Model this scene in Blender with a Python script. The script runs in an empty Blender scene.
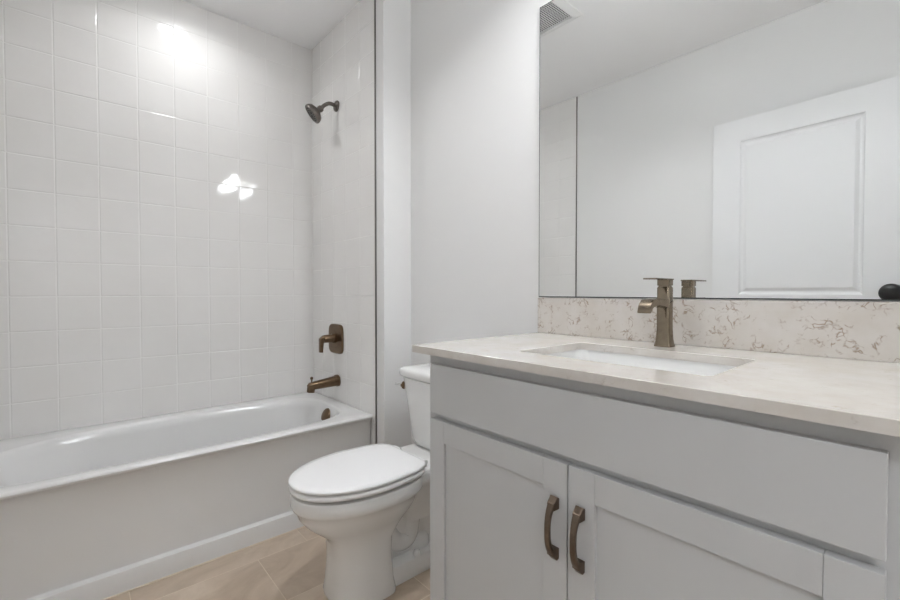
import bpy, bmesh, math, random
from mathutils import Vector, Matrix
PI = math.pi
rnd = random.Random(7)
C = bpy.context.scene.collection
sc = bpy.context.scene

# ------------------------------------------------------------------ camera, world, exposure
CAM_Z = 1.07
cd = bpy.data.cameras.new('camera'); cam = bpy.data.objects.new('camera', cd); C.objects.link(cam)
cam.location = (0, 0, CAM_Z)
cam.rotation_euler = (math.radians(90 - 1.05), 0, math.radians(48.76))
cd.sensor_width = 36; cd.lens = 36 * 434 / 900; cd.clip_start = 0.01
sc.camera = cam
w = bpy.data.worlds.new('world'); sc.world = w; w.use_nodes = True
w.node_tree.nodes['Background'].inputs[0].default_value = (0.9, 0.95, 1, 1)
w.node_tree.nodes['Background'].inputs[1].default_value = 1.0
sc.view_settings.view_transform = 'Standard'
sc.view_settings.look = 'None'
sc.view_settings.gamma = 1
sc.view_settings.use_curve_mapping = False
sc.view_settings.exposure = 0.95
sc.cycles.use_denoising = True
sc.cycles.max_bounces = 12
sc.cycles.diffuse_bounces = 8
sc.cycles.sample_clamp_indirect = 6
SHOWER_W, ROOM_FILL_W, LENS_L, FILL_LENS_R, VAN_L, HALL_FILL_L = 1.15, 2.8, 6.0, 1.2, 18.0, 38.0

# ------------------------------------------------------------------ layout (metres; +Y to the mirror wall, +X along it)
YW = 1.31        # mirror wall
YE = 1.148       # tiled shower end wall
YF = -0.35       # wall opposite the mirror
XL = -2.615       # tiled long wall
XT = -1.869      # end of tile
XTF = -1.889   # end of tile on the opposite wall
XR = -1.796      # corner of the shower wing wall
XQ = 0.50        # right wall
ZC = 2.574        # ceiling
T = 0.1524       # tile pitch
ZT = 0.441       # a tile joint height

# ------------------------------------------------------------------ materials
def mat(name, col, rough=0.5, metal=0.0, coat=0.0, spec=0.5):
    m = bpy.data.materials.new(name); m.use_nodes = True
    b = m.node_tree.nodes['Principled BSDF']
    b.inputs['Base Color'].default_value = (*col, 1)
    b.inputs['Roughness'].default_value = rough
    b.inputs['Metallic'].default_value = metal
    b.inputs['Coat Weight'].default_value = coat
    b.inputs['Specular IOR Level'].default_value = spec
    return m

def N(m, t, **k):
    n = m.node_tree.nodes.new(t)
    for a, v in k.items():
        if hasattr(n, a): setattr(n, a, v)
        else: n.inputs[a].default_value = v
    return n
def L(m, a, b): m.node_tree.links.new(a, b)
def BS(m): return m.node_tree.nodes['Principled BSDF']
def coords(m): return N(m, 'ShaderNodeTexCoord').outputs['Object']
def bump(m, h, strength, dist):
    b = N(m, 'ShaderNodeBump'); b.inputs['Strength'].default_value = strength; b.inputs['Distance'].default_value = dist
    L(m, h, b.inputs['Height']); L(m, b.outputs[0], BS(m).inputs['Normal'])
def ramp(m, fac, stops):
    r = N(m, 'ShaderNodeValToRGB'); e = r.color_ramp.elements
    while len(e) < len(stops): e.new(0.5)
    for i, (p, c) in enumerate(stops): e[i].position = p; e[i].color = (*c, 1)
    L(m, fac, r.inputs[0]); return r.outputs[0]
def noise(m, scale, detail=3, rough=0.5, dist=0.0, vec=None):
    n = N(m, 'ShaderNodeTexNoise'); n.inputs['Scale'].default_value = scale; n.inputs['Detail'].default_value = detail
    n.inputs['Roughness'].default_value = rough; n.inputs['Distortion'].default_value = dist
    L(m, vec if vec is not None else coords(m), n.inputs['Vector']); return n.outputs['Fac']
def mul(m, a, b):
    n = N(m, 'ShaderNodeMath'); n.operation = 'MULTIPLY'; L(m, a, n.inputs[0])
    if isinstance(b, float): n.inputs[1].default_value = b
    else: L(m, b, n.inputs[1])
    return n.outputs[0]
def mixc(m, f, a, b):
    n = N(m, 'ShaderNodeMix'); n.data_type = 'RGBA'
    L(m, f, n.inputs[0])
    for s, v in ((6, a), (7, b)):
        if isinstance(v, tuple): n.inputs[s].default_value = (*v, 1)
        else: L(m, v, n.inputs[s])
    return n.outputs[2]

PAINT = mat('wall_paint', (0.77, 0.77, 0.765), 0.55, spec=0.3); bump(PAINT, noise(PAINT, 260, 2), 0.12, 0.001)
CEIL = mat('ceiling_paint', (0.90, 0.90, 0.905), 0.8, spec=0.2); bump(CEIL, noise(CEIL, 180, 2), 0.15, 0.001)
TRIMW = mat('white_trim_paint', (0.78, 0.78, 0.77), 0.35)
DOORP = mat('door_paint', (0.78, 0.785, 0.79), 0.38); bump(DOORP, noise(DOORP, 120, 3), 0.08, 0.001)
CAB = mat('cabinet_paint', (0.56, 0.565, 0.57), 0.42); bump(CAB, noise(CAB, 90, 2), 0.04, 0.001)
TILE = mat('glazed_tile', (0.76, 0.755, 0.74), 0.05)
g = ramp(TILE, noise(TILE, 3.0, 3), [(0.3, (0.80, 0.79, 0.775)), (0.7, (0.83, 0.822, 0.81))])
L(TILE, g, BS(TILE).inputs['Base Color']); bump(TILE, noise(TILE, 14, 2), 0.10, 0.004)
GROUT = mat('tile_grout', (0.82, 0.815, 0.80), 0.8)
METAL = mat('edge_trim_metal', (0.22, 0.21, 0.20), 0.35, 1.0)
TUB = mat('tub_enamel', (0.74, 0.74, 0.735), 0.16, coat=0.3)
PORC = mat('porcelain', (0.80, 0.80, 0.79), 0.08, coat=0.4)
SEAT = mat('seat_plastic', (0.84, 0.84, 0.84), 0.2)
GASK = mat('dark_gap', (0.05, 0.05, 0.05), 0.8)
def bronze(name, c, r):
    m = mat(name, c, r, 1.0)
    n = noise(m, 60, 4)
    a = tuple(x * 0.92 for x in c); b = tuple(min(1, x * 1.08) for x in c)
    L(m, ramp(m, n, [(0.35, a), (0.65, b)]), BS(m).inputs['Base Color']); return m
BRZ = bronze('oil_rubbed_bronze', (0.17, 0.115, 0.072), 0.28)
PULL = bronze('pull_bronze', (0.17, 0.13, 0.10), 0.36)
SHW = bronze('shower_bronze', (0.17, 0.15, 0.135), 0.28)
NICK = bronze('brushed_champagne_metal', (0.26, 0.215, 0.16), 0.15)
CHROME = mat('chrome', (0.75, 0.75, 0.74), 0.12, 1.0)
BLACK = mat('black_satin', (0.012, 0.012, 0.013), 0.3)
MIRR = mat('silvered_glass', (0.92, 0.93, 0.925), 0.0, 1.0)
MEDGE = mat('mirror_edge', (0.10, 0.11, 0.11), 0.25, 0.6)
VENTW = mat('vent_plastic', (0.80, 0.80, 0.80), 0.4)
VENTD = mat('vent_dark', (0.03, 0.03, 0.03), 0.8)

# quartz with short warm flecks; thinned and faded on the worktop copy to imitate glare washing them out
def quartz(name, lo, hi, strength):
    QZ = mat(name, (0.66, 0.63, 0.60), 0.12, coat=0.25)
    cv = coords(QZ)
    wob = N(QZ, 'ShaderNodeTexNoise'); wob.inputs['Scale'].default_value = 16; wob.inputs['Detail'].default_value = 3; L(QZ, cv, wob.inputs['Vector'])
    vadd = N(QZ, 'ShaderNodeVectorMath'); vadd.operation = 'MULTIPLY_ADD'
    L(QZ, wob.outputs['Color'], vadd.inputs[0]); vadd.inputs[1].default_value = (0.10,) * 3; L(QZ, cv, vadd.inputs[2])
    vor = N(QZ, 'ShaderNodeTexVoronoi'); vor.feature = 'DISTANCE_TO_EDGE'; vor.inputs['Scale'].default_value = 55; L(QZ, vadd.outputs[0], vor.inputs['Vector'])
    vein = ramp(QZ, vor.outputs['Distance'], [(0.0, (1, 1, 1)), (0.13, (0, 0, 0))])
    mask = ramp(QZ, noise(QZ, 36, 3, 0.6, 0.5), [(lo, (0, 0, 0)), (hi, (1, 1, 1))])
    mk = mul(QZ, mul(QZ, vein, mask), strength)
    base = mixc(QZ, ramp(QZ, noise(QZ, 11, 4, 0.65), [(0.35, (0, 0, 0)), (0.7, (1, 1, 1))]), (0.65, 0.62, 0.585), (0.59, 0.55, 0.50))
    L(QZ, mixc(QZ, mk, base, (0.28, 0.20, 0.14)), BS(QZ).inputs['Base Color'])
    return QZ
QZ = quartz('speckled_quartz_glare_faded', 0.58, 0.74, 0.45)
QZB = quartz('speckled_quartz_splash', 0.51, 0.64, 0.95)

# floor tiles: 305 x 610, third offset
FT = mat('stone_floor_tile', (0.35, 0.28, 0.21), 0.33)
FG = mat('floor_grout', (0.70, 0.61, 0.50), 0.85)
def floor_tile_nodes(m):
    at = N(m, 'ShaderNodeAttribute', attribute_name='tid'); at.attribute_type = 'GEOMETRY'
    tc = N(m, 'ShaderNodeTexCoord')
    ad = N(m, 'ShaderNodeVectorMath'); ad.operation = 'ADD'; L(m, tc.outputs['Object'], ad.inputs[0]); L(m, at.outputs['Vector'], ad.inputs[1])
    mp = N(m, 'ShaderNodeMapping'); mp.inputs['Scale'].default_value = (1.5, 1.0, 1.0); mp.inputs['Rotation'].default_value = (0, 0, 0.25)
    L(m, ad.outputs[0], mp.inputs[0])
    n1 = noise(m, 3.4, 6, 0.62, 1.2, mp.outputs[0])
    c = ramp(m, n1, [(0.25, (0.40, 0.315, 0.235)), (0.5, (0.53, 0.43, 0.335)), (0.75, (0.64, 0.54, 0.44))])
    L(m, c, BS(m).inputs['Base Color'])
    bump(m, noise(m, 60, 4), 0.06, 0.002)
floor_tile_nodes(FT)

def emis(name, col, s):
    m = bpy.data.materials.new(name); m.use_nodes = True
    b = m.node_tree.nodes['Principled BSDF']; b.inputs['Base Color'].default_value = (*col, 1)
    b.inputs['Emission Color'].default_value = (*col, 1); b.inputs['Emission Strength'].default_value = s; return m
LAMP_S = emis('shower_lamp_glow', (0.95, 0.975, 1), LENS_L)
FILL_R = emis('room_fill_glow', (0.95, 0.975, 1), FILL_LENS_R)
FILL_H = emis('hall_fill_glow', (0.95, 0.975, 1), HALL_FILL_L)
LAMP_V = emis('frosted_shade_glow', (0.95, 0.975, 1), VAN_L)

# ------------------------------------------------------------------ mesh helpers
def obj(name, bm, mats, parent=None, smooth=30, loc=None):
    bmesh.ops.recalc_face_normals(bm, faces=bm.faces[:])
    me = bpy.data.meshes.new(name); bm.to_mesh(me); bm.free()
    if not isinstance(mats, (list, tuple)): mats = [mats]
    for m in mats: me.materials.append(m)
    if smooth:
        me.shade_smooth(); me.set_sharp_from_angle(angle=math.radians(smooth))
    o = bpy.data.objects.new(name, me); C.objects.link(o)
    if parent is not None:
        o.parent = parent; o.matrix_parent_inverse = Matrix.Translation(-parent_origin(parent))
    return o
def parent_origin(p):
    return Vector(p.location) if p.type == 'EMPTY' else Vector((0, 0, 0))   # part meshes are written in world coordinates
def thing(name, label, cat, loc, group=None):
    o = bpy.data.objects.new(name, None); C.objects.link(o); o.location = loc; o.empty_display_size = 0.05
    o['label'] = label; o['category'] = cat
    if group: o['group'] = group
    return o
def tag(o, label, cat, group=None):
    o['label'] = label; o['category'] = cat
    if group: o['group'] = group
    return o
def struct(name, bm, m, smooth=0, parent=None):
    o = obj(name, bm, m, parent, smooth)
    if parent is None: o['kind'] = 'structure'
    return o
def box(bm, x0, x1, y0, y1, z0, z1, bev=0.0, seg=2, mi=0):
    vs = [bm.verts.new((x, y, z)) for x in (x0, x1) for y in (y0, y1) for z in (z0, z1)]
    fs = [(0, 1, 3, 2), (4, 6, 7, 5), (0, 4, 5, 1), (2, 3, 7, 6), (0, 2, 6, 4), (1, 5, 7, 3)]
    F = [bm.faces.new([vs[i] for i in f]) for f in fs]
    for f_ in F: f_.material_index = mi
    if bev:
        es = {e for f_ in F for e in f_.edges}
        bmesh.ops.bevel(bm, geom=list(es), offset=bev, segments=seg, profile=0.5, affect='EDGES', material=-1)
    return bm
def loft(bm, rings, cap0=True, cap1=True, mi=0):
    V = [[bm.verts.new(p) for p in r] for r in rings]
    n = len(rings[0])
    for a, b in zip(V, V[1:]):
        for i in range(n):
            f = bm.faces.new((a[i], a[(i + 1) % n], b[(i + 1) % n], b[i])); f.material_index = mi
    if cap0: bm.faces.new(V[0][::-1]).material_index = mi
    if cap1: bm.faces.new(V[-1]).material_index = mi
    return V
def frame_axes(d):
    d = d.normalized(); up = Vector((0, 0, 1)) if abs(d.z) < 0.95 else Vector((1, 0, 0))
    s = d.cross(up).normalized(); return s, s.cross(d).normalized()
def lathe(bm, prof, c, d, n=32, mi=0):
    """prof: (radius, distance along d)"""
    d = Vector(d).normalized(); s, u = frame_axes(d); c = Vector(c)
    rings = [[c + d * h + (s * math.cos(2 * PI * i / n) + u * math.sin(2 * PI * i / n)) * max(r, 1e-4) for i in range(n)] for r, h in prof]
    loft(bm, rings, mi=mi); return bm
def catmull(pts, k=8):
    P = [Vector(p) for p in pts]; P = [2 * P[0] - P[1]] + P + [2 * P[-1] - P[-2]]; out = []
    for i in range(1, len(P) - 2):
        for j in range(k):
            t = j / k
            out.append(0.5 * ((2 * P[i]) + (-P[i - 1] + P[i + 1]) * t + (2 * P[i - 1] - 5 * P[i] + 4 * P[i + 1] - P[i + 2]) * t * t + (-P[i - 1] + 3 * P[i] - 3 * P[i + 1] + P[i + 2]) * t ** 3))
    out.append(P[-2]); return out
def tube(bm, pts, r, n=16, side=None, mi=0, sq=2.0, ratio=1.0):
    """round (sq=2) or squarish tube; r a float or a list; ratio = thickness across / r"""
    pts = [Vector(p) for p in pts]; rings = []; s0 = Vector(side) if side else None
    for i, p in enumerate(pts):
        d = (pts[min(i + 1, len(pts) - 1)] - pts[max(i - 1, 0)]).normalized()
        if s0 is None: s, u = frame_axes(d); s0 = s
        s = (s0 - d * s0.dot(d)).normalized(); u = s.cross(d); s0 = s
        rr = r[i] if isinstance(r, (list, tuple)) else r
        rt = ratio[i] if isinstance(ratio, (list, tuple)) else ratio
        ring = []
        for j in range(n):
            a = 2 * PI * j / n; ca, sa = math.cos(a), math.sin(a)
            x = math.copysign(abs(ca) ** (2 / sq), ca); y = math.copysign(abs(sa) ** (2 / sq), sa)
            ring.append(p + s * x * rr + u * y * rr * rt)
        rings.append(ring)
    loft(bm, rings, mi=mi); return bm
def se(cx, cy, hx, hy, z, n, N_=96):
    out = []
    for i in range(N_):
        a = 2 * PI * i / N_; c, s = math.cos(a), math.sin(a)
        out.append((cx + hx * math.copysign(abs(c) ** (2 / n), c), cy + hy * math.copysign(abs(s) ** (2 / n), s), z))
    return out

# ------------------------------------------------------------------ tiled surfaces
def tiled(bm, origin, U, V, W, us, vs, th=0.006, gap=0.0012, tilt=0.006):
    """tiles on the plane origin + u*U + v*V, facing W; us, vs are lists of joints"""
    O, U, V, W = map(Vector, (origin, U, V, W))
    for a, b in zip(us, us[1:]):
        for c, d in zip(vs, vs[1:]):
            if b - a < 0.012 or d - c < 0.012: continue
            t1, t2, off = rnd.uniform(-tilt, tilt), rnd.uniform(-tilt, tilt), rnd.uniform(-0.0002, 0.0002)
            cu, cv_ = (a + b) / 2, (c + d) / 2
            def P(u, v, w):
                if w > 0: w = w + off + (u - cu) * t1 + (v - cv_) * t2
                return O + U * u + V * v + W * w
            g_ = gap / 2; r0 = 0.0006; r1 = 0.0032
            prof = [(g_, th - 0.0035), (g_ + r0, th - 0.0010), (g_ + r1, th)]
            rings = [[P(a + e, c + e, h), P(b - e, c + e, h), P(b - e, d - e, h), P(a + e, d - e, h)] for e, h in prof]
            loft(bm, rings, cap0=False, cap1=True, mi=0)
    w0 = th - 0.0012
    quad(bm, [O + U * us[0] + V * vs[0] + W * w0, O + U * us[-1] + V * vs[0] + W * w0, O + U * us[-1] + V * vs[-1] + W * w0, O + U * us[0] + V * vs[-1] + W * w0], 1)
def quad(bm, pts, mi=0):
    f = bm.faces.new([bm.verts.new(p) for p in pts]); f.material_index = mi

def joints(lo, hi, ref, t=T):
    k = math.ceil((lo - ref) / t + 1e-6); out = [lo]
    while ref + k * t < hi - 1e-6: out.append(ref + k * t); k += 1
    return out + [hi]
zj = [ZT + T * k for k in range(0, 14)]
zj = [ZT - 0.44] + [ZT + T * k for k in range(-2, 14)] + [ZC]
zj_tub = [ZT - 0.03] + [ZT + T * k for k in range(1, 14)] + [ZC]
TH = 0.006

# long wall
bm = bmesh.new()
box(bm, XL - 0.12, XL - TH, YF - 0.12, YW + 0.12, 0, ZC, mi=1)
tiled(bm, (XL - TH, 0, 0), (0, 1, 0), (0, 0, 1), (1, 0, 0), joints(YF + 0.004, YE - 0.001, 1.025), zj_tub)
struct('wall_left', bm, [TILE, GROUT])
# shower end wall (wing wall, thicker than the toilet wall)
bm = bmesh.new()
box(bm, XL - TH, XR, YE + TH, YW, 0, ZC, 0.0, mi=1)
for f in bm.faces:
    if f.normal.x > 0.5 or f.calc_center_median().x > XR - 0.001: f.material_index = 2
box(bm, XT + 0.004, XR + 0.0004, YE + 0.0005, YE + TH + 0.01, 0, ZC, 0.0025, mi=2)
ux = [XL + 0.001] + [XT - 0.004 - T * k for k in range(4, -1, -1)]
tiled(bm, (0, YE + TH, 0), (1, 0, 0), (0, 0, 1), (0, -1, 0), ux, zj_tub)
# tile leg beside the tub apron
tiled(bm, (0, YE + TH, 0), (1, 0, 0), (0, 0, 1), (0, -1, 0), [-1.893, XT - 0.004], [0.0, ZT - T, ZT - 0.03])
box(bm, XL - 0.003, XL + 0.0025, YE - 0.0025, YE + 0.003, ZT, ZC, mi=1)
struct('wall_end', bm, [TILE, GROUT, PAINT])
# wall opposite the mirror: tiled part + painted part
bm = bmesh.new()
box(bm, XL - 0.12, XQ + 0.12, YF - 0.12, YF - TH, 0, ZC, mi=1)
tiled(bm, (0, YF - TH, 0), (1, 0, 0), (0, 0, 1), (0, 1, 0), [u if u < -2.62 + 0.01 else u - 0.02 for u in ux], zj_tub)
tiled(bm, (0, YF - TH, 0), (1, 0, 0), (0, 0, 1), (0, 1, 0), [-1.909, XTF - 0.004], [0.0, ZT - T, ZT - 0.03])
box(bm, XTF + 0.004, XQ, YF - TH - 0.005, YF, 0, ZC, mi=2)
struct('wall_front', bm, [TILE, GROUT, PAINT])
# mirror wall
bm = bmesh.new(); box(bm, XL - 0.12, XQ + 0.12, YW, YW + 0.12, 0, ZC); struct('wall_back', bm, PAINT)
# right wall, with an added doorway that lets in the hall fill light
DY0, DY1, DZ = -0.27, 0.56, 2.06
bm = bmesh.new()
box(bm, XQ, XQ + 0.12, YF - 0.12, DY0, 0, ZC); box(bm, XQ, XQ + 0.12, DY1, YW + 0.12, 0, ZC); box(bm, XQ, XQ + 0.12, DY0, DY1, DZ, ZC)
struct('wall_right', bm, PAINT)
bm = bmesh.new(); box(bm, XQ - 0.015, XQ, DY1, DY1 + 0.06, 0, DZ + 0.06, 0.003); box(bm, XQ - 0.015, XQ, DY0 - 0.06, DY0, 0, DZ + 0.06, 0.003)
box(bm, XQ - 0.015, XQ, DY0, DY1, DZ, DZ + 0.06, 0.003); struct('trim_3', bm, TRIMW)
# unseen hall behind the doorway, made up to hold the fill light
HX0, HX1, HY0, HY1 = XQ + 0.12, 1.95, -1.9, 1.6
bm = bmesh.new(); box(bm, HX0, HX1, HY0, HY1, -0.1, -0.001); struct('floor_added_hall', bm, FT)
bm = bmesh.new(); box(bm, HX0, HX1, HY0, HY1, ZC, ZC + 0.1); struct('ceiling_added_hall', bm, CEIL)
for nm, a in (('wall_added_hall_far', (HX1, HX1 + 0.1, HY0, HY1)), ('wall_added_hall_north', (HX0, HX1, HY1, HY1 + 0.1)), ('wall_added_hall_south', (HX0, HX1, HY0 - 0.1, HY0)),
              ('wall_added_hall_near', (HX0 - 0.12, HX0, HY0, YF - 0.12))):
    bm = bmesh.new(); box(bm, *a, 0, ZC); struct(nm, bm, PAINT)
bm = bmesh.new(); box(bm, HX0 - 0.12, HX0, YW + 0.12, HY1, 0, ZC); struct('wall_added_hall_end', bm, PAINT)
# edge trims
def edge_trim(name, y, s, XT=XT):
    bm = bmesh.new(); box(bm, XT - 0.0045, XT + 0.0045, min(y - s * 0.004, y + s * 0.006), max(y - s * 0.004, y + s * 0.006), 0, ZC - 0.001, 0.001)
    o = struct(name, bm, METAL)
edge_trim('trim_1', YE, 1); edge_trim('trim_2', YF, -1, XTF)
# ceiling and floor
bm = bmesh.new(); box(bm, XL - 0.12, XQ + 0.12, YF - 0.12, YW + 0.12, ZC, ZC + 0.1); struct('ceiling', bm, CEIL)
bm = bmesh.new()
box(bm, XL - 0.12, XQ + 0.12, YF - 0.12, YW + 0.12, -0.1, -0.0007, mi=1)
lay = bm.verts.layers.float_vector.new('tid')
row = 0
x = -1.797 - 0.305
k = 0
while x < XQ:
    y0 = 0.757 - 0.2033 * (k + 0) - 0.61 * 4
    y = y0
    while y < YW:
        a, b = max(y, YF), min(y + 0.61, YW); xa, xb = max(x, -1.93), min(x + 0.305, XQ)
        if b - a > 0.01 and xb - xa > 0.01:
            g_ = 0.0014; t = Vector((rnd.uniform(-9, 9), rnd.uniform(-9, 9), rnd.uniform(-9, 9)))
            rings = [[(xa + e, a + e, h), (xb - e, a + e, h), (xb - e, b - e, h), (xa + e, b - e, h)] for e, h in ((g_, -0.0015), (g_, -0.0005), (g_ + 0.0008, 0.0))]
            V = loft(bm, rings, cap0=False)
            for r_ in V:
                for v in r_: v[lay] = t
        y += 0.61
    x += 0.305; k += 1
struct('floor', bm, [FT, FG])
# baseboards
def baseboard(name, x0, x1, y0, y1):
    bm = bmesh.new(); box(bm, x0, x1, y0, y1, 0, 0.085, 0.004, 2); struct(name, bm, TRIMW)
baseboard('baseboard_back', XR + 0.014, -0.96, YW - 0.014, YW)
baseboard('baseboard_wing', XR, XR + 0.014, YE + 0.002, YW - 0.001)
baseboard('baseboard_front', XTF + 0.006, XQ - 0.001, YF, YF + 0.014)
baseboard('baseboard_right', XQ - 0.014, XQ, DY1 + 0.062, YW - 0.001)
# ------------------------------------------------------------------ panel door leaning flat by the wall opposite the mirror
def rings_rect(x0, x1, z0, z1, prof, yf):
    return [[(x0 + e, yf + h, z0 + e), (x1 - e, yf + h, z0 + e), (x1 - e, yf + h, z1 - e), (x0 + e, yf + h, z1 - e)] for e, h in prof]
DW, DH = 0.80, 2.043
bm = bmesh.new()
st = 0.138
pz = [(0.27, 0.86), (1.045, DH - 0.125)]
box(bm, 0, st, -0.035, 0, 0, DH); box(bm, DW - st, DW, -0.035, 0, 0, DH)
box(bm, st, DW - st, -0.035, 0, 0, pz[0][0]); box(bm, st, DW - st, -0.035, 0, pz[0][1], pz[1][0]); box(bm, st, DW - st, -0.035, 0, pz[1][1], DH)
for z0, z1 in pz:
    loft(bm, rings_rect(st, DW - st, z0, z1, [(0, 0), (0.006, -0.006), (0.012, -0.009), (0.020, -0.009), (0.036, -0.0015), (0.040, -0.0015)], 0), cap0=False)
    quad(bm, [(st, -0.035, z0), (DW - st, -0.035, z0), (DW - st, -0.035, z1), (st, -0.035, z1)])
door = obj('door_1', bm, DOORP, None, 0); door['kind'] = 'structure'
door.location = (-0.921, -0.288, 0.012)
dang = math.radians(3.2); door.rotation_euler = (0, 0, dang)
bm = bmesh.new()
lathe(bm, [(0.033, 0), (0.033, 0.006), (0.028, 0.010), (0.012, 0.013), (0.011, 0.028), (0.020, 0.034), (0.030, 0.042), (0.034, 0.052), (0.033, 0.062), (0.026, 0.069), (0.012, 0.072)], (DW - 0.036, 0, 1.054), (0, 1, 0), 40)
bmesh.ops.scale(bm, vec=(1.25, 1.0, 1.25), space=Matrix.Translation((-(DW - 0.036), 0, -1.054)), verts=bm.verts[:])
kn = bpy.data.objects.new('door_knob', None)
me = bpy.data.meshes.new('door_knob'); bmesh.ops.recalc_face_normals(bm, faces=bm.faces[:]); bm.to_mesh(me); bm.free(); me.materials.append(BLACK); me.shade_smooth()
kn = bpy.data.objects.new('door_knob', me); C.objects.link(kn); kn.parent = door; kn['label'] = 'round black knob'

# ------------------------------------------------------------------ bathtub
TY0, TY1 = YF + 0.003, YE - 0.003
tub = thing('bathtub', 'white alcove bathtub with flat apron along the tiled wall', 'bathtub', ((XL + -1.9) / 2, 0.4, 0))
NR = 160
def outer(xf, z, e=0.0):
    """rectangle sampled by angle so it can be lofted to the basin"""
    cx, cy = -2.24, 0.41; x0, x1, y0, y1 = XL + 0.002 + e, xf, TY0 + e, TY1 - e; out = []
    for i in range(NR):
        a = 2 * PI * i / NR; c, s = math.cos(a), math.sin(a)
        tx = ((x1 - cx) if c > 0 else (cx - x0)) / max(abs(c), 1e-9) / 1.0
        # map angle in the stretched space
        hx = (x1 - cx) if c > 0 else (cx - x0); hy = (y1 - cy) if s > 0 else (cy - y0)
        k = 1 / max(abs(c), abs(s)); out.append((cx + hx * c * k, cy + hy * s * k, z))
    return out
def basin(x0, x1, y0, y1, z, nl, nr, zl=None):
    cx, cy = (x0 + x1) / 2, 0.41; out = []
    for i in range(NR):
        a = 2 * PI * i / NR; c, s = math.cos(a), math.sin(a)
        n = nr if s > 0 else (nl if c < 0 else 6.5)
        hy = (y1 - cy) if s > 0 else (cy - y0)
        out.append((cx + (x1 - x0) / 2 * math.copysign(abs(c) ** (2 / n), c), cy + hy * math.copysign(abs(s) ** (2 / n), s), z))
    return out
bm = bmesh.new()
R_ = [outer(-1.913, 0.001), outer(-1.913, 0.0735), outer(-1.9145, 0.0765), outer(-1.919, 0.078), outer(-1.932, 0.079), outer(-1.9355, 0.082), outer(-1.932, 0.25), outer(-1.920, 0.410), outer(-1.912, 0.422), outer(-1.902, 0.430), outer(-1.896, 0.436), outer(-1.895, 0.442),
      outer(-1.898, 0.447, 0.001), outer(-1.904, 0.450, 0.003), outer(-1.914, 0.451, 0.008)]
R_ += [basin(-2.535, -1.945, -0.265, 1.085, 0.451, 2.6, 4.2), basin(-2.524, -1.953, -0.252, 1.076, 0.448, 2.5, 4), basin(-2.516, -1.960, -0.243, 1.069, 0.438, 2.45, 3.8),
       basin(-2.508, -1.979, -0.225, 1.062, 0.405, 2.4, 3.6), basin(-2.495, -1.99, -0.165, 1.052, 0.33, 2.4, 3.4), basin(-2.48, -2.005, -0.075, 1.038, 0.24, 2.5, 3.2), basin(-2.465, -2.02, 0.02, 1.02, 0.16, 2.6, 3.2),
       basin(-2.445, -2.045, 0.09, 0.99, 0.115, 2.6, 3.2), basin(-2.40, -2.09, 0.16, 0.94, 0.095, 2.6, 3.0), basin(-2.30, -2.18, 0.30, 0.80, 0.088, 2.4, 2.4)]
loft(bm, R_)
obj('tub_shell', bm, TUB, tub, 40)
bm = bmesh.new(); box(bm, -1.9135, -1.907, TY0, TY1, -0.0002, 0.004, 0.0015); obj('caulk_bead', bm, FG, tub, 0)
bm = bmesh.new()
lathe(bm, [(0.037, -0.01), (0.037, 0.006), (0.034, 0.011), (0.020, 0.015), (0.006, 0.016)], (-2.235, 1.056, 0.394), (0, -1, 0.55), 36)
obj('overflow_plate', bm, BRZ, tub, 35)['label'] = 'bronze overflow plate'
bm = bmesh.new(); lathe(bm, [(0.032, 0), (0.032, 0.004), (0.026, 0.007), (0.024, 0.003), (0.004, 0.003)], (-2.24, 0.86, 0.094), (0, 0, 1), 32)
obj('tub_drain', bm, BRZ, tub, 35)

# ------------------------------------------------------------------ shower fittings
sp = thing('tub_spout', 'bronze tub spout with diverter knob low on the tiled end wall', 'spout', (-2.281, YE, 0.545))
bm = bmesh.new()
pts = [(-2.281, YE - d, 0.566 - d * 0.07) for d in (0.0, 0.012, 0.013, 0.06, 0.11, 0.15, 0.168, 0.178)]
tube(bm, pts, [0.033, 0.033, 0.029, 0.0265, 0.024, 0.022, 0.019, 0.011], 28, side=(1, 0, 0), sq=2.6)
tube(bm, [(-2.281, YE - 0.157, 0.556), (-2.281, YE - 0.160, 0.538), (-2.281, YE - 0.162, 0.521)], [0.020, 0.0205, 0.0195], 28, side=(1, 0, 0), sq=2.6)
obj('spout_body', bm, BRZ, sp, 45)
bm = bmesh.new(); lathe(bm, [(0.004, 0), (0.004, 0.018), (0.0075, 0.020), (0.0075, 0.031), (0.003, 0.034)], (-2.281, YE - 0.156, 0.572), (0, 0, 1), 20)
obj('diverter_knob', bm, BRZ, sp, 45)

vt = thing('shower_valve', 'bronze shower valve with rounded plate and lever above the tub spout', 'valve', (-2.297, YE, 0.80))
bm = bmesh.new()
def rrect(cx, cz, hx, hz, y, n=5.0, k=48):
    return [(cx + hx * math.copysign(abs(math.cos(2 * PI * i / k)) ** (2 / n), math.cos(2 * PI * i / k)), y, cz + hz * math.copysign(abs(math.sin(2 * PI * i / k)) ** (2 / n), math.sin(2 * PI * i / k))) for i in range(k)]
loft(bm, [rrect(-2.294, 0.803, 0.084, 0.084, YE + 0.001), rrect(-2.294, 0.803, 0.084, 0.084, YE - 0.007), rrect(-2.294, 0.803, 0.080, 0.080, YE - 0.011), rrect(-2.297, 0.803, 0.06, 0.065, YE - 0.012)])
obj('valve_plate', bm, BRZ, vt, 35)
bm = bmesh.new()
lathe(bm, [(0.029, 0), (0.029, 0.012), (0.0235, 0.016), (0.0225, 0.064), (0.021, 0.067), (0.006, 0.068)], (-2.30, YE - 0.010, 0.806), (0, -1, 0), 32)
obj('valve_stem', bm, BRZ, vt, 35)
bm = bmesh.new()
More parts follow.
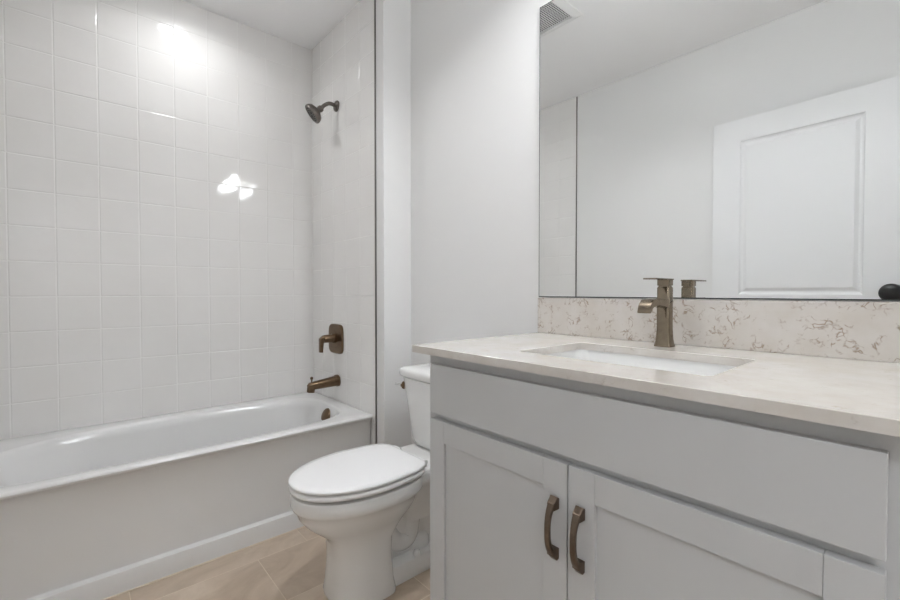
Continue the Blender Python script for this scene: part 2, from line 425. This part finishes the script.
tube(bm, [(-2.30, YE - 0.055, 0.812), (-2.30, YE - 0.078, 0.811), (-2.30, YE - 0.089, 0.803), (-2.30, YE - 0.091, 0.78), (-2.30, YE - 0.093, 0.732)], [0.016, 0.016, 0.0155, 0.0145, 0.014], 20, side=(1, 0, 0), sq=4, ratio=[0.95, 0.95, 0.9, 0.75, 0.65])
obj('valve_handle', bm, BRZ, vt, 40)

sh = thing('shower_fixture', 'dark bronze shower head on a short bent arm, high on the end wall', 'shower', (-2.277, YE - 0.001, 2.125))
bm = bmesh.new()
lathe(bm, [(0.031, 0), (0.031, 0.004), (0.026, 0.010), (0.013, 0.015)], (-2.277, YE - 0.001, 2.118), (0, -1, 0), 32)
obj('escutcheon', bm, SHW, sh, 35)
bm = bmesh.new()
tube(bm, catmull([(-2.277, YE - 0.002, 2.118), (-2.277, YE - 0.045, 2.121), (-2.277, YE - 0.075, 2.103), (-2.277, YE - 0.096, 2.079)]), 0.0105, 18)
obj('shower_arm', bm, SHW, sh, 60)
bm = bmesh.new()
hd = Vector((-0.28, -0.72, -0.63)).normalized()
hc = Vector((-2.277, YE - 0.092, 2.083))
lathe(bm, [(0.010, -0.006), (0.017, 0.0), (0.018, 0.012), (0.016, 0.022), (0.026, 0.028), (0.045, 0.038), (0.0535, 0.052), (0.055, 0.064), (0.053, 0.069), (0.047, 0.070), (0.045, 0.067), (0.01, 0.067)], hc, hd, 40)
head = obj('spray_head', bm, SHW, sh, 35)
bm = bmesh.new()
s_, u_ = frame_axes(hd)
for rr, nn in ((0.012, 6), (0.024, 12), (0.037, 18)):
    for i in range(nn):
        a = 2 * PI * i / nn; p = hc + hd * 0.0675 + (s_ * math.cos(a) + u_ * math.sin(a)) * rr
        lathe(bm, [(0.0022, 0), (0.0018, 0.0035), (0.0005, 0.004)], p, hd, 8)
nz = obj('nozzles', bm, BLACK, head, 40); nz['kind'] = 'stuff'

# ------------------------------------------------------------------ toilet
TX = -1.389
toi = thing('toilet', 'white two-piece toilet with closed lid between tub and vanity', 'toilet', (TX, 0.95, 0))
def egg(yc, yf, yb, hw, z, nf=2.1, nb=3.5, tap=0.28, k=72, cx=TX):
    out = []
    for i in range(k):
        a = 2 * PI * i / k; c, s = math.cos(a), math.sin(a)
        if s < 0: n, ly = nf, yc - yf
        else: n, ly = nb, yb - yc
        xx = math.copysign(abs(c) ** (2 / n), c); yy = math.copysign(abs(s) ** (2 / n), s)
        ww = hw * (1 - tap * max(0, yy) ** 2.4)
        out.append((cx + ww * xx, yc + ly * yy, z))
    return out
bm = bmesh.new()
# bowl and pedestal, from the foot up
loft(bm, [egg(0.80, 0.665, 0.88, 0.115, 0.0, 3.2, 5, 0), egg(0.80, 0.663, 0.88, 0.117, 0.012, 3.2, 5, 0), egg(0.80, 0.668, 0.872, 0.112, 0.05, 3.0, 5, 0),
          egg(0.80, 0.672, 0.868, 0.106, 0.14, 2.8, 4.5, 0), egg(0.80, 0.665, 0.875, 0.106, 0.20, 2.6, 4, 0), egg(0.80, 0.645, 0.91, 0.112, 0.235, 2.4, 3.5, 0),
          egg(0.80, 0.610, 0.95, 0.126, 0.262, 2.2, 3, 0.1), egg(0.80, 0.582, 0.98, 0.143, 0.288, 2.15, 3, 0.2), egg(0.80, 0.560, 1.0, 0.156, 0.318, 2.1, 3.2, 0.25),
          egg(0.80, 0.551, 1.01, 0.166, 0.344, 2.1, 3.4, 0.28), egg(0.80, 0.541, 1.02, 0.175, 0.351, 2.1, 3.5, 0.28), egg(0.80, 0.538, 1.02, 0.177, 0.360, 2.1, 3.5, 0.28), egg(0.80, 0.538, 1.02, 0.177, 0.393, 2.1, 3.5, 0.28), egg(0.80, 0.541, 1.02, 0.174, 0.397, 2.1, 3.5, 0.28), egg(0.80, 0.56, 1.0, 0.155, 0.398, 2.1, 3.5, 0.28)])
# rear deck under the tank
loft(bm, [se(TX, 1.09, 0.075, 0.14, 0.20, 4), se(TX, 1.09, 0.10, 0.165, 0.30, 4), se(TX, 1.085, 0.128, 0.185, 0.352, 5), se(TX, 1.085, 0.135, 0.19, 0.365, 6), se(TX, 1.085, 0.135, 0.19, 0.402, 6), se(TX, 1.085, 0.13, 0.186, 0.409, 6)])
# foot flange and web
loft(bm, [se(TX, 0.995, 0.088, 0.185, 0.0, 7), se(TX, 0.995, 0.088, 0.185, 0.055, 7), se(TX, 0.995, 0.084, 0.183, 0.066, 7), se(TX, 0.995, 0.07, 0.17, 0.070, 7)])
box(bm, TX - 0.035, TX + 0.035, 0.84, 1.14, 0.02, 0.36, 0.01)
tube(bm, catmull([(TX, 0.84, 0.30), (TX, 0.87, 0.20), (TX, 0.92, 0.125), (TX, 0.98, 0.12), (TX, 1.00, 0.20), (TX, 1.02, 0.285), (TX, 1.08, 0.29), (TX, 1.12, 0.20), (TX, 1.12, 0.05)]), 0.052, 24, side=(1, 0, 0), ratio=0.85)
tube(bm, catmull([(TX, 0.955, 0.06), (TX, 1.0, 0.095), (TX, 1.05, 0.09), (TX, 1.09, 0.06)]), [0.03] * 6 + [0.045] * 13 + [0.04] * 6, 20, side=(1, 0, 0), ratio=1.0) if False else None
lathe(bm, [(0.056, 0), (0.053, 0.03), (0.042, 0.052), (0.022, 0.062), (0.004, 0.064)], (TX + 0.004, 1.03, 0.066), (0, 0, 1), 32)
obj('bowl', bm, PORC, toi, 50)
for s in (-1, 1):
    bm = bmesh.new(); lathe(bm, [(0.0155, 0), (0.0155, 0.008), (0.012, 0.018), (0.006, 0.022), (0.001, 0.023)], (TX + s * 0.074, 0.985, 0.066), (0, 0, 1), 24)
    obj('bolt_cap', bm, PORC, toi, 60)
bm = bmesh.new()
SB = 9
loft(bm, [egg(0.80, 0.541, 0.985, 0.175, 0.4085, nb=SB, tap=0.21), egg(0.80, 0.536, 0.987, 0.178, 0.4095, nb=SB, tap=0.21), egg(0.80, 0.534, 0.988, 0.180, 0.414, nb=SB, tap=0.21), egg(0.80, 0.535, 0.988, 0.180, 0.422, nb=SB, tap=0.21), egg(0.80, 0.540, 0.987, 0.175, 0.4255, nb=SB, tap=0.21), egg(0.80, 0.56, 0.98, 0.160, 0.426, nb=SB, tap=0.21)])
obj('seat', bm, SEAT, toi, 60)
bm = bmesh.new()
loft(bm, [egg(0.80, 0.550, 0.99, 0.166, 0.4305, nb=SB, tap=0.21), egg(0.80, 0.536, 0.991, 0.177, 0.4312, nb=SB, tap=0.21), egg(0.80, 0.533, 0.992, 0.179, 0.434, nb=SB, tap=0.21), egg(0.80, 0.534, 0.991, 0.178, 0.439, nb=SB, tap=0.21), egg(0.80, 0.540, 0.988, 0.175, 0.4425, nb=SB, tap=0.21),
          egg(0.80, 0.565, 0.975, 0.152, 0.4445, nb=7, tap=0.21), egg(0.80, 0.62, 0.95, 0.11, 0.4455, nb=6, tap=0.21)])
obj('lid', bm, SEAT, toi, 60)
for s in (-1, 1):
    bm = bmesh.new(); tube(bm, [(TX + s * 0.085 - 0.02, 1.003, 0.425), (TX + s * 0.085 + 0.02, 1.003, 0.425)], 0.011, 16)
    box(bm, TX + s * 0.085 - 0.014, TX + s * 0.085 + 0.014, 0.99, 1.016, 0.403, 0.425, 0.003)
    obj('hinge', bm, SEAT, toi, 40)
bm = bmesh.new()
def tank(hw, yf, z, n=5.5):
    yb = 1.292; return se(TX, (yf + yb) / 2, hw, (yb - yf) / 2, z, n)
loft(bm, [tank(0.125, 1.125, 0.411, 5), tank(0.140, 1.112, 0.418), tank(0.150, 1.105, 0.44), tank(0.165, 1.10, 0.52), tank(0.184, 1.094, 0.62), tank(0.200, 1.088, 0.698), tank(0.17, 1.10, 0.70)])
obj('tank', bm, PORC, toi, 50)
bm = bmesh.new()
loft(bm, [tank(0.194, 1.086, 0.7025, 6), tank(0.207, 1.079, 0.705, 6), tank(0.211, 1.075, 0.712, 6), tank(0.211, 1.075, 0.728, 6), tank(0.207, 1.079, 0.736, 6), tank(0.193, 1.09, 0.741, 6), tank(0.15, 1.12, 0.744, 5)])
obj('tank_lid', bm, PORC, toi, 50)
bm = bmesh.new()
fd = Vector((-0.62, -0.78, 0)).normalized(); fc = Vector((TX - 0.178, 1.104, 0.660))
lathe(bm, [(0.017, -0.004), (0.017, 0.004), (0.013, 0.009), (0.007, 0.010), (0.007, 0.014), (0.003, 0.015)], fc, fd, 28)
lv = obj('flush_lever', bm, BRZ, toi, 40); lv['label'] = 'bronze flush lever'
bm = bmesh.new(); p0 = fc + fd * 0.010
tube(bm, [p0, p0 + Vector((-0.03, 0.0, 0.0)), p0 + Vector((-0.055, 0.006, -0.003))], [0.006, 0.005, 0.006], 14)
obj('lever_arm', bm, CHROME, lv, 50)

# ------------------------------------------------------------------ vanity cabinet
VX0, VX1 = -0.952, -0.018
FX, DFY, FRY = (-0.930, -0.491, -0.043), 0.742, 0.761
van = thing('vanity_cabinet', 'light grey vanity cabinet with false drawer front and two shaker doors', 'cabinet', ((VX0 + VX1) / 2, 1.0, 0))
bm = bmesh.new()
def frame_box(*a): box(bm, *a)
box(bm, VX0, VX0 + 0.018, FRY + 0.02, YW - 0.002, 0.0, 0.901)
box(bm, VX1 - 0.018, VX1, FRY + 0.02, YW - 0.002, 0.0, 0.901)
box(bm, VX0 + 0.018, VX1 - 0.018, FRY + 0.02, YW - 0.01, 0.10, 0.118)
box(bm, VX0 + 0.018, VX1 - 0.018, YW - 0.012, YW - 0.002, 0.118, 0.901)
box(bm, VX0, VX0 + 0.04, FRY, FRY + 0.02, 0.10, 0.901); box(bm, VX1 - 0.04, VX1, FRY, FRY + 0.02, 0.10, 0.901)
box(bm, VX0 + 0.04, VX1 - 0.04, FRY, FRY + 0.02, 0.85, 0.901); box(bm, VX0 + 0.04, VX1 - 0.04, FRY, FRY + 0.02, 0.705, 0.765)
box(bm, VX0 + 0.04, VX1 - 0.04, FRY, FRY + 0.02, 0.10, 0.15); box(bm, -0.51, -0.47, FRY, FRY + 0.02, 0.15, 0.705)
obj('cabinet_body', bm, CAB, van, 0)
bm = bmesh.new(); box(bm, VX0 + 0.018, VX1 - 0.018, FRY + 0.07, FRY + 0.085, 0.0, 0.10); obj('toe_kick', bm, CAB, van, 0)
bm = bmesh.new(); box(bm, FX[0], FX[2], DFY, FRY - 0.0005, 0.741, 0.874, 0.0015); obj('drawer_front', bm, CAB, van, 0)
def shaker(x0, x1, z0, z1, hx):
    bm = bmesh.new(); s = 0.058; e = 0.0003
    y1 = FRY - 0.0005
    box(bm, x0, x0 + s, DFY, y1, z0, z1, 0.0012); box(bm, x1 - s, x1, DFY, y1, z0, z1, 0.0012)
    box(bm, x0 + s + e, x1 - s - e, DFY, y1, z1 - s, z1, 0.0009); box(bm, x0 + s + e, x1 - s - e, DFY, y1, z0, z0 + s, 0.0009)
    box(bm, x0 + s - 0.004, x1 - s + 0.004, DFY + 0.008, y1 - 0.003, z0 + s - 0.004, z1 - s + 0.004)
    d = obj('cabinet_door', bm, CAB, van, 0)
    bm = bmesh.new(); zc, hl = 0.590, 0.062
    P, W_, Rt = [], [], []
    for i in range(25):
        t = -1 + 2 * i / 24
        out = 0.024 * (1 - abs(t) ** 2.6)
        zz = zc + hl * t
        P.append((hx, DFY + 0.001 - out - 0.003, zz)); W_.append(0.0058 + 0.0035 * abs(t) ** 2.5); Rt.append((0.0048) / W_[-1])
    tube(bm, P, W_, 16, side=(1, 0, 0), sq=4.5, ratio=Rt)
    for s2 in (-1, 1):
        loft(bm, [[(hx + a * (0.0095), DFY + y, zc + s2 * (hl - 0.011) + b * 0.011) for a, b in ((-1, -1), (1, -1), (1, 1), (-1, 1))] for y in (0.0, -0.004)] +
             [[(hx + a * 0.0075, DFY - 0.017, zc + s2 * (hl - 0.016) + b * 0.007) for a, b in ((-1, -1), (1, -1), (1, 1), (-1, 1))]])
    hnd = obj('handle', bm, PULL, d, 40); hnd['label'] = 'arched bronze pull'
    return d
shaker(FX[0], FX[1] - 0.0015, 0.125, 0.725, -0.520)
shaker(FX[1] + 0.0015, FX[2], 0.125, 0.725, -0.461)

# ------------------------------------------------------------------ countertop with sink cut-out, backsplash
CZ0, CZ1 = 0.902, 0.922
CX0, CX1, CY0, CY1 = -0.985, 0.012, 0.721, YW - 0.001
SX0, SX1, SY0, SY1 = -0.706, -0.270, 0.845, 1.130
top = thing('countertop', 'speckled white quartz countertop with backsplash on the grey vanity', 'countertop', ((CX0 + CX1) / 2, 1.0, CZ0))
def rr_ring(x0, x1, y0, y1, z, r, k=6):
    out = []
    for (cx, cy, a0) in ((x1 - r, y1 - r, 0), (x0 + r, y1 - r, 90), (x0 + r, y0 + r, 180), (x1 - r, y0 + r, 270)):
        for i in range(k + 1):
            a = math.radians(a0 + 90 * i / k); out.append((cx + r * math.cos(a), cy + r * math.sin(a), z))
    return out
bm = bmesh.new(); b_ = 0.0012
O_ = lambda z, e: rr_ring(CX0 + e, CX1 - e, CY0 + e, CY1 - e, z, 0.003)
I_ = lambda z, e: rr_ring(SX0 - e, SX1 + e, SY0 - e, SY1 + e, z, 0.014)
V = loft(bm, [O_(CZ0, 0), O_(CZ1 - b_, 0), O_(CZ1, b_), I_(CZ1, b_), I_(CZ1 - b_, 0), I_(CZ0, 0)], cap0=False, cap1=False)
n = len(V[0])
for i in range(n): bm.faces.new((V[-1][i], V[-1][(i + 1) % n], V[0][(i + 1) % n], V[0][i]))
obj('worktop', bm, QZ, top, 30)
bm = bmesh.new(); box(bm, CX0, CX1, YW - 0.019, YW - 0.001, CZ1 + 0.0002, 1.049, 0.0012); obj('backsplash', bm, QZB, top, 0)
# sink
sk = thing('sink', 'white rectangular undermount basin set into the quartz countertop', 'sink', ((SX0 + SX1) / 2, 0.985, 0.78))
bm = bmesh.new()
q = lambda e, z, r: rr_ring(SX0 - e, SX1 + e, SY0 - e, SY1 + e, z, r)
loft(bm, [q(0.03, CZ0 - 0.0005, 0.03), q(0.004, CZ0 - 0.0005, 0.03), q(0.003, CZ0 - 0.004, 0.03), q(-0.002, 0.86, 0.035), q(-0.012, 0.80, 0.045), q(-0.028, 0.776, 0.05), q(-0.06, 0.766, 0.05), q(-0.12, 0.763, 0.02)], cap0=False)
loft(bm, [q(0.03, CZ0 - 0.0005, 0.03), q(0.03, CZ0 - 0.014, 0.03), q(0.012, CZ0 - 0.02, 0.04), q(0.002, 0.80, 0.05), q(-0.02, 0.757, 0.05), q(-0.12, 0.752, 0.02)], cap0=False)
obj('basin', bm, PORC, sk, 50)
bm = bmesh.new(); lathe(bm, [(0.030, 0), (0.030, 0.003), (0.023, 0.005), (0.021, 0.002), (0.002, 0.004)], ((SX0 + SX1) / 2, 0.99, 0.7635), (0, 0, 1), 32)
obj('sink_drain', bm, NICK, sk, 35)

# ------------------------------------------------------------------ faucet
FXc, FYc = -0.5035, 1.221
fa = thing('faucet', 'brushed champagne single-lever faucet with waterfall spout behind the sink', 'faucet', (FXc, FYc, CZ1))
bm = bmesh.new()
S = lambda h, z, n=5: se(FXc, FYc, h, h, z, n, 48)
loft(bm, [S(0.0225, CZ1 + 0.0002), S(0.0225, CZ1 + 0.003), S(0.0205, CZ1 + 0.009), S(0.0185, CZ1 + 0.022), S(0.0172, CZ1 + 0.05), S(0.0168, 1.081), S(0.0158, 1.083), S(0.0165, 1.0845)])
obj('faucet_body', bm, NICK, fa, 35)
bm = bmesh.new()
prof = [(-0.010, 1.050), (-0.05, 1.0525), (-0.085, 1.0535), (-0.105, 1.050), (-0.120, 1.038), (-0.127, 1.021), (-0.1265, 1.016), (-0.120, 1.017), (-0.110, 1.028), (-0.095, 1.034), (-0.07, 1.036), (-0.04, 1.033), (-0.010, 1.026)]
w_ = 0.016
loft(bm, [[(FXc + sx, FYc + y, z) for y, z in prof] for sx in (-w_, -w_ + 0.001, w_ - 0.001, w_)])
obj('waterfall_spout', bm, NICK, fa, 35)
bm = bmesh.new()
loft(bm, [S(0.0140, 1.0846), S(0.0140, 1.0875), S(0.0168, 1.0876), S(0.0168, 1.101), S(0.017, 1.1025)])
obj('lever_base', bm, NICK, fa, 35)
bm = bmesh.new(); box(bm, FXc - 0.0165, FXc + 0.0165, FYc - 0.096, FYc + 0.0178, 1.1027, 1.1065, 0.001); obj('lever', bm, NICK, fa, 0)

# ------------------------------------------------------------------ mirror
mi = thing('mirror', 'large frameless wall mirror above the backsplash', 'mirror', (-0.49, YW, 1.051))
MX0, MX1, MZ0, MZ1 = -0.990, 0.012, 1.0515, 2.108
bm = bmesh.new(); box(bm, MX0, MX1, YW - 0.006, YW - 0.0005, MZ0, MZ1); obj('mirror_backing', bm, MEDGE, mi, 0)
bm = bmesh.new(); quad(bm, [(MX0 + 0.0025, YW - 0.0064, MZ0 + 0.003), (MX1 - 0.0025, YW - 0.0064, MZ0 + 0.003), (MX1 - 0.0025, YW - 0.0064, MZ1 - 0.0025), (MX0 + 0.0025, YW - 0.0064, MZ1 - 0.0025)])
obj('mirror_glass', bm, MIRR, mi, 0)

# ------------------------------------------------------------------ ceiling vent
ve = thing('ceiling_vent', 'square white ceiling vent with dark mesh grille, seen in the mirror', 'vent', (-1.48, 0.67, ZC))
gx0, gx1, gy0, gy1 = -1.61, -1.353, 0.539, 0.80
bm = bmesh.new()
loft(bm, [[(x, y, z) for x, y in ((gx0 - e, gy0 - e), (gx1 + e, gy0 - e), (gx1 + e, gy1 + e), (gx0 - e, gy1 + e))] for e, z in ((0.042, ZC - 0.0003), (0.040, ZC - 0.005), (0.005, ZC - 0.017), (0.0, ZC - 0.016), (0.0, ZC - 0.0005))], cap0=False, cap1=False)
obj('vent_frame', bm, VENTW, ve, 0)
bm = bmesh.new(); box(bm, gx0, gx1, gy0, gy1, ZC - 0.002, ZC - 0.0004); obj('vent_cavity', bm, VENTD, ve, 0)
bm = bmesh.new(); d_ = 0.0125; nb = int((gx1 - gx0) / d_)
for i in range(nb + 1):
    x = gx0 + i * (gx1 - gx0) / nb; box(bm, x - 0.0011, x + 0.0011, gy0, gy1, ZC - 0.012, ZC - 0.009)
for i in range(nb + 1):
    y = gy0 + i * (gy1 - gy0) / nb; box(bm, gx0, gx1, y - 0.0011, y + 0.0011, ZC - 0.0128, ZC - 0.0095)
obj('vent_mesh', bm, VENTW, ve, 0)

# ------------------------------------------------------------------ recessed ceiling lights: one over the tub, plus an added fill over the floor
def can(x, y, m, label):
    t = thing('recessed_light', label, 'ceiling light', (x, y, ZC))
    bm = bmesh.new(); lathe(bm, [(0.095, 0.0003), (0.094, 0.004), (0.080, 0.007), (0.073, 0.006), (0.072, 0.0015)], (x, y, ZC), (0, 0, -1), 48); obj('light_trim', bm, VENTW, t, 35)
    bm = bmesh.new(); lathe(bm, [(0.070, 0.0025), (0.070, 0.0068), (0.062, 0.0085), (0.002, 0.009)], (x, y, ZC), (0, 0, -1), 48); obj('light_lens', bm, m, t, 35)
can(-2.29, 0.465, LAMP_S, 'round recessed ceiling light above the bathtub')
can(-1.06, 0.62, FILL_R, 'added round fill light in the ceiling above the floor before the vanity')
def lamp(name, x, y, watt, spread):
    ld = bpy.data.lights.new(name, 'AREA'); ld.shape = 'DISK'; ld.size = 0.13; ld.energy = watt; ld.spread = math.radians(spread); ld.color = (0.98, 0.985, 1)
    lo = bpy.data.objects.new(name, ld); C.objects.link(lo); lo.location = (x, y, ZC - 0.0115)
lamp('shower_lamp', -2.29, 0.465, SHOWER_W, 150)
lamp('room_fill_lamp', -1.06, 0.62, ROOM_FILL_W, 128)  # emits the added room fill
hl = thing('hall_fill_light', 'added round fill light in the made-up hall outside the doorway', 'ceiling light', (1.15, -0.75, ZC))  # added source, fills the bathroom through the doorway
bm = bmesh.new(); lathe(bm, [(0.20, 0.0003), (0.20, 0.02), (0.19, 0.022), (0.185, 0.005)], (1.15, -0.75, ZC), (0, 0, -1), 48); obj('fill_rim', bm, NICK, hl, 35)
bm = bmesh.new(); lathe(bm, [(0.184, 0.004), (0.18, 0.03), (0.14, 0.055), (0.07, 0.07), (0.002, 0.075)], (1.15, -0.75, ZC), (0, 0, -1), 48); obj('fill_bowl', bm, FILL_H, hl, 50)
# vanity light bar above the mirror
vl = thing('vanity_light', 'three-shade vanity light on the wall above the mirror', 'wall light', (-0.49, YW, 2.22))
bm = bmesh.new(); box(bm, -0.76, -0.22, YW - 0.022, YW - 0.0005, 2.19, 2.25, 0.004); obj('back_plate', bm, NICK, vl, 0)
for x in (-0.70, -0.49, -0.28):
    bm = bmesh.new(); tube(bm, catmull([(x, YW - 0.02, 2.22), (x, YW - 0.075, 2.225), (x, YW - 0.10, 2.21), (x, YW - 0.10, 2.20)]), 0.007, 12)
    lathe(bm, [(0.024, 0), (0.024, 0.012), (0.010, 0.02)], (x, YW - 0.10, 2.198), (0, 0, 1), 24)
    arm = obj('lamp_arm', bm, NICK, vl, 50)
    bm = bmesh.new(); lathe(bm, [(0.030, 0), (0.040, 0.01), (0.050, 0.11), (0.049, 0.113), (0.047, 0.11), (0.037, 0.012), (0.005, 0.008)], (x, YW - 0.10, 2.197), (0, 0, -1), 32)
    obj('lamp_shade', bm, LAMP_V, vl, 50)
